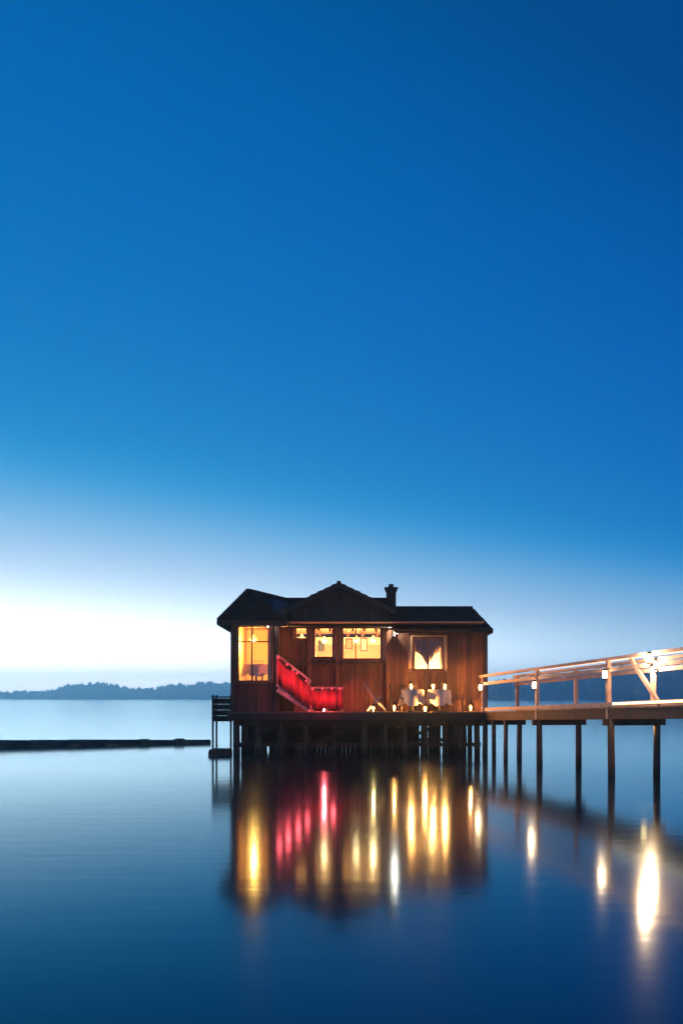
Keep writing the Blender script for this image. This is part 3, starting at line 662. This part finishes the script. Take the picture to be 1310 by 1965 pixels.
# ------------------------------------------------------------------ pier
PA = Vector((X(926, 33.0), 33.0)); PB = Vector((X(1310, 21.0), 21.0))
pd = (PB-PA).normalized(); pn = Vector((-pd.y, pd.x))        # pn points right of the walking direction towards the far rail
if pn.x < 0: pn = -pn
PW = 1.15; PL = 30.0
def pz(s): return 1.45+.025*s if s < 14 else 1.80
pier = thing('pier', (PA.x+.6, PA.y-6, 0), 'long plank pier with timber railings on tall piles running to the house', 'pier')
rzp = math.atan2(pd.y, pd.x)
s = .3; bw = .14
while s < PL:
    c = PA+pd*s+pn*(PW/2)
    o = block('plank', 'pier_board', pier, c.x, c.y, pz(s)-.02+random.uniform(-.003, .003), bw-.008, PW+.16+random.uniform(-.0, .0), .04, rz=rzp); s += bw
def pp(s, off, z): q = PA+pd*s+pn*off; return (q.x, q.y, z)
def long_beam(name, off, dz, wd, ht, mtl, s0=.0, s1=PL):
    kk = [s0, 14.0, s1]
    for a, b in zip(kk, kk[1:]): MB().beam(pp(a, off, pz(a)+dz), pp(b-.004, off, pz(b-.001)+dz), wd, ht).obj(name, mtl, pier)
for off in (-.02, PW+.02): long_beam('stringer', off, -.17, .09, .24, 'dark_timber', .05)
long_beam('stringer', PW/2, -.16, .08, .22, 'dark_timber', .05)
for off in (-.03, PW+.03):
    long_beam('top_rail', off, 1.19, .14, .075, 'rail_timber', -.1)
    long_beam('mid_rail', off, .93, .05, .10, 'rail_timber', -.1)
    long_beam('kerb', off, .075, .07, .10, 'rail_timber', .3)
for k, s in enumerate((.12, 4.6, 8.95, 13.3, 17.7, 22.1, 26.5)):
    for off in (-.03, PW+.03):
        b_ = pp(s, off+(-.0), pz(s))
        MB().beam((b_[0], b_[1], pz(s)-.32), (b_[0], b_[1], pz(s)+1.155), .10, .10, (pd.x, pd.y, 0)).obj('rail_post', 'rail_timber', pier)
        bq = pp(s+.16, off, 0); r = .085
        o = MB().lathe((0, 0, 0), [(0.001, -.9), (r*1.1, -.9), (r*1.05, 0), (r, .8), (r*.95, pz(s)-.27)], 12).obj('pile', 'pile_timber', None, True)
        o.parent = pier; o.location = Vector(bq)-base(pier); o.rotation_euler = (random.uniform(-.01, .01), random.uniform(-.014, .014), random.random())
    MB().beam(pp(s+.16, -.25, pz(s)-.36), pp(s+.16, PW+.25, pz(s)-.36), .10, .16).obj('cap_beam', 'dark_timber', pier)
# intermediate slim piles near the house
for s, off in ((.9, .05), (1.7, .6), (2.1, -.02)):
    r = .07; bq = pp(s, off, 0)
    o = MB().lathe((0, 0, 0), [(0.001, -.9), (r*1.1, -.9), (r, 0), (r*.95, 1.25)], 10).obj('pile', 'pile_timber', None, True)
    o.parent = pier; o.location = Vector(bq)-base(pier); o.rotation_euler = (random.uniform(-.01, .01), random.uniform(-.014, .014), random.random())
# diagonal brace in the near railing, and lamps on the posts
MB().beam(pp(10.05, -.03, pz(10)+1.14), pp(11.35, -.03, pz(11.4)+.04), .06, .10).obj('brace', 'rail_timber', pier)
MB().beam(pp(9.25, -.075, pz(9.25)+.085), pp(13.95, -.075, pz(13.95)+.085), .012, .05).obj('added_glow_strip', 'strip_warm', pier)  # added glow standing in for the brightly lit deck edge
MB().beam(pp(14.01, -.075, pz(14.1)+.085), pp(17.5, -.075, pz(17.5)+.085), .012, .05).obj('added_glow_strip', 'strip_warm', pier)
MB().beam(pp(9.05, -.03, pz(9.05)+1.142), pp(13.95, -.03, pz(13.95)+1.142), .06, .012).obj('added_glow_strip', 'strip_pale', pier)  # added glow under the top rail to brighten railing and reflection
MB().beam(pp(4.75, -.03, pz(4.75)+1.142), pp(8.85, -.03, pz(8.85)+1.142), .02, .012).obj('added_glow_strip', 'strip_pale', pier)
def post_lamp(s, off, h, label, power, side=-1, st='bulb_white', col=(1, .52, .27)):
    x, y, z = pp(s, off+side*.10, pz(s)+h)
    t_ = thing('post_lamp', (x, y, z), label, 'lamp', 'lamps on the posts of the pier')
    MB().lathe((x, y, z), [(.03, 0), (.05, .02), (.05, .16), (.035, .19)], 12).obj('globe', st, t_, True)
    MB().lathe((x, y, z+.191), [(.085, 0), (.075, .02), (.02, .05)], 12).obj('cap', 'iron', t_)
    MB().lathe((x, y, z-.035), [(.03, 0), (.055, .02), (.055, .034)], 12).obj('base', 'iron', t_)
    q = pp(s, off+side*.045, pz(s)+h-.02); MB().beam((x, y, z-.02), q, .02, .02).obj('bracket', 'iron', t_)
    x2, y2, _ = pp(s+.0, off+side*.2, 0)
    lamp(t_, (x2, y2, z+.09), col, power*1.8, .06)
    return t_
post_lamp(.12, -.03, .72, 'small post lamp where the pier meets the house corner', 10)
post_lamp(4.6, -.03, .62, 'small post lamp on the second near railing post from the house', 10)
post_lamp(8.95, -.03, .72, 'small post lamp on the railing post left of the diagonal brace', 9)
post_lamp(11.05, -.03, .98, 'added bright lamp under the near top rail above the foot of the diagonal brace', 95)  # added to brighten the rails and enlarge the streak on the water
post_lamp(9.2, PW+.03, .95, 'bright post lamp on the far railing behind the diagonal brace', 120)

ux, uy, _ = pp(8.75, PW-.12, 0); uz = pz(8.9)-.27
ul = thing('bulkhead_lamp', (ux, uy, uz), 'amber lamp fixed under the pier beside the far pile', 'lamp')
MB().lathe((ux, uy, uz), [(.03, 0), (.055, .03), (.06, .09)], 12).obj('globe', 'bulb_warm', ul, True)
MB().lathe((ux, uy, uz+.091), [(.075, 0), (.075, .03), (.03, .05)], 12).obj('housing', 'iron', ul)
lamp(ul, (ux-.02, uy-.1, uz-.06), (1, .45, .12), 40, .03)
# ------------------------------------------------------------------ landing, raft and boom on the left
lx0, lx1 = X(410, 34.2), X(446, 34.2)
ld = thing('landing_stage', ((lx0+lx1)/2, 34.6, 0), 'small boarded side landing on thin posts left of the house', 'landing')
for k in range(6): block('plank', 'deck_board', ld, (lx0+lx1)/2, 34.05+k*.2, 1.12, lx1-lx0, .19, .04)
for k in range(4): block('side_board', 'dark_timber', ld, (lx0+lx1)/2, 33.93, 1.2+k*.2, lx1-lx0-.03, .03, .19)
for k in range(4): block('side_board', 'dark_timber', ld, lx0+.02, 34.5, 1.2+k*.2, .03, 1.1, .19)
for xx in (lx0, lx1-.03):
    for yy in (34.0, 35.0): MB().tube((xx, yy, -.8), (xx, yy, 2.02), .035, n=8).obj('post', 'pile_timber', ld)
MB().box(lx0-.03, lx1, 33.9, 33.96, 1.92, 1.97).obj('rail', 'dark_timber', ld)
rf = thing('raft', ((lx0+lx1)/2, 33.4, 0), 'low dark floating raft moored under the side landing', 'raft')
for k in range(6): block('plank', 'dark_timber', rf, lx0+.03+(k+.5)*(lx1-lx0)/6, 33.3, .16, (lx1-lx0)/6-.01, 1.1, .05)
for yy in (32.9, 33.7): MB().tube((lx0, yy, .04), (lx1+.05, yy, .04), .09, n=10).obj('float', 'log', rf)
bm0, bm1 = Vector((X(404, 41.5), 41.5)), Vector((X(-260, 36.5), 36.5))
bt = thing('log_boom', (bm0.x-4, 39.5, 0), 'long low dark log boom floating left of the house', 'boom')
nl = 9
for k in range(nl):
    a = bm0.lerp(bm1, k/nl+.001); b = bm0.lerp(bm1, (k+1)/nl-.001); z1_ = .05+.05*k/nl+random.uniform(-.015, .015); rr_ = .12+.014*k+random.uniform(-.012, .012)
    MB().tube((a.x, a.y, z1_), (b.x, b.y, z1_+.012), rr_, rr_*1.08, 12).obj('log', 'log', bt, True)
    if k: MB().tube((a.x-.06, a.y+.0, .2), (a.x+.35, a.y+.06, .2), .03, n=6).obj('shackle', 'iron', bt)

# ------------------------------------------------------------------ air
HAZE = True
if HAZE:
    hz = MB().box(-3300, 3300, -600, 2500, -2.2, 64).obj('haze', 'water'); hz.data.materials.clear()
    m = bpy.data.materials.new('haze'); m.use_nodes = True; n = m.node_tree.nodes; l = m.node_tree.links; n.clear()
    o_ = n.new('ShaderNodeOutputMaterial'); pv = n.new('ShaderNodeVolumePrincipled'); pv.inputs['Color'].default_value = (.50, .86, 1.0, 1)
    pv.inputs['Density'].default_value = .00085; pv.inputs['Anisotropy'].default_value = .8; l.new(pv.outputs[0], o_.inputs['Volume'])
    hz.data.materials.append(m); tag(hz, kind='stuff', label='thin blue evening haze over the lake', cat='haze')
S.cycles.volume_bounces = 2
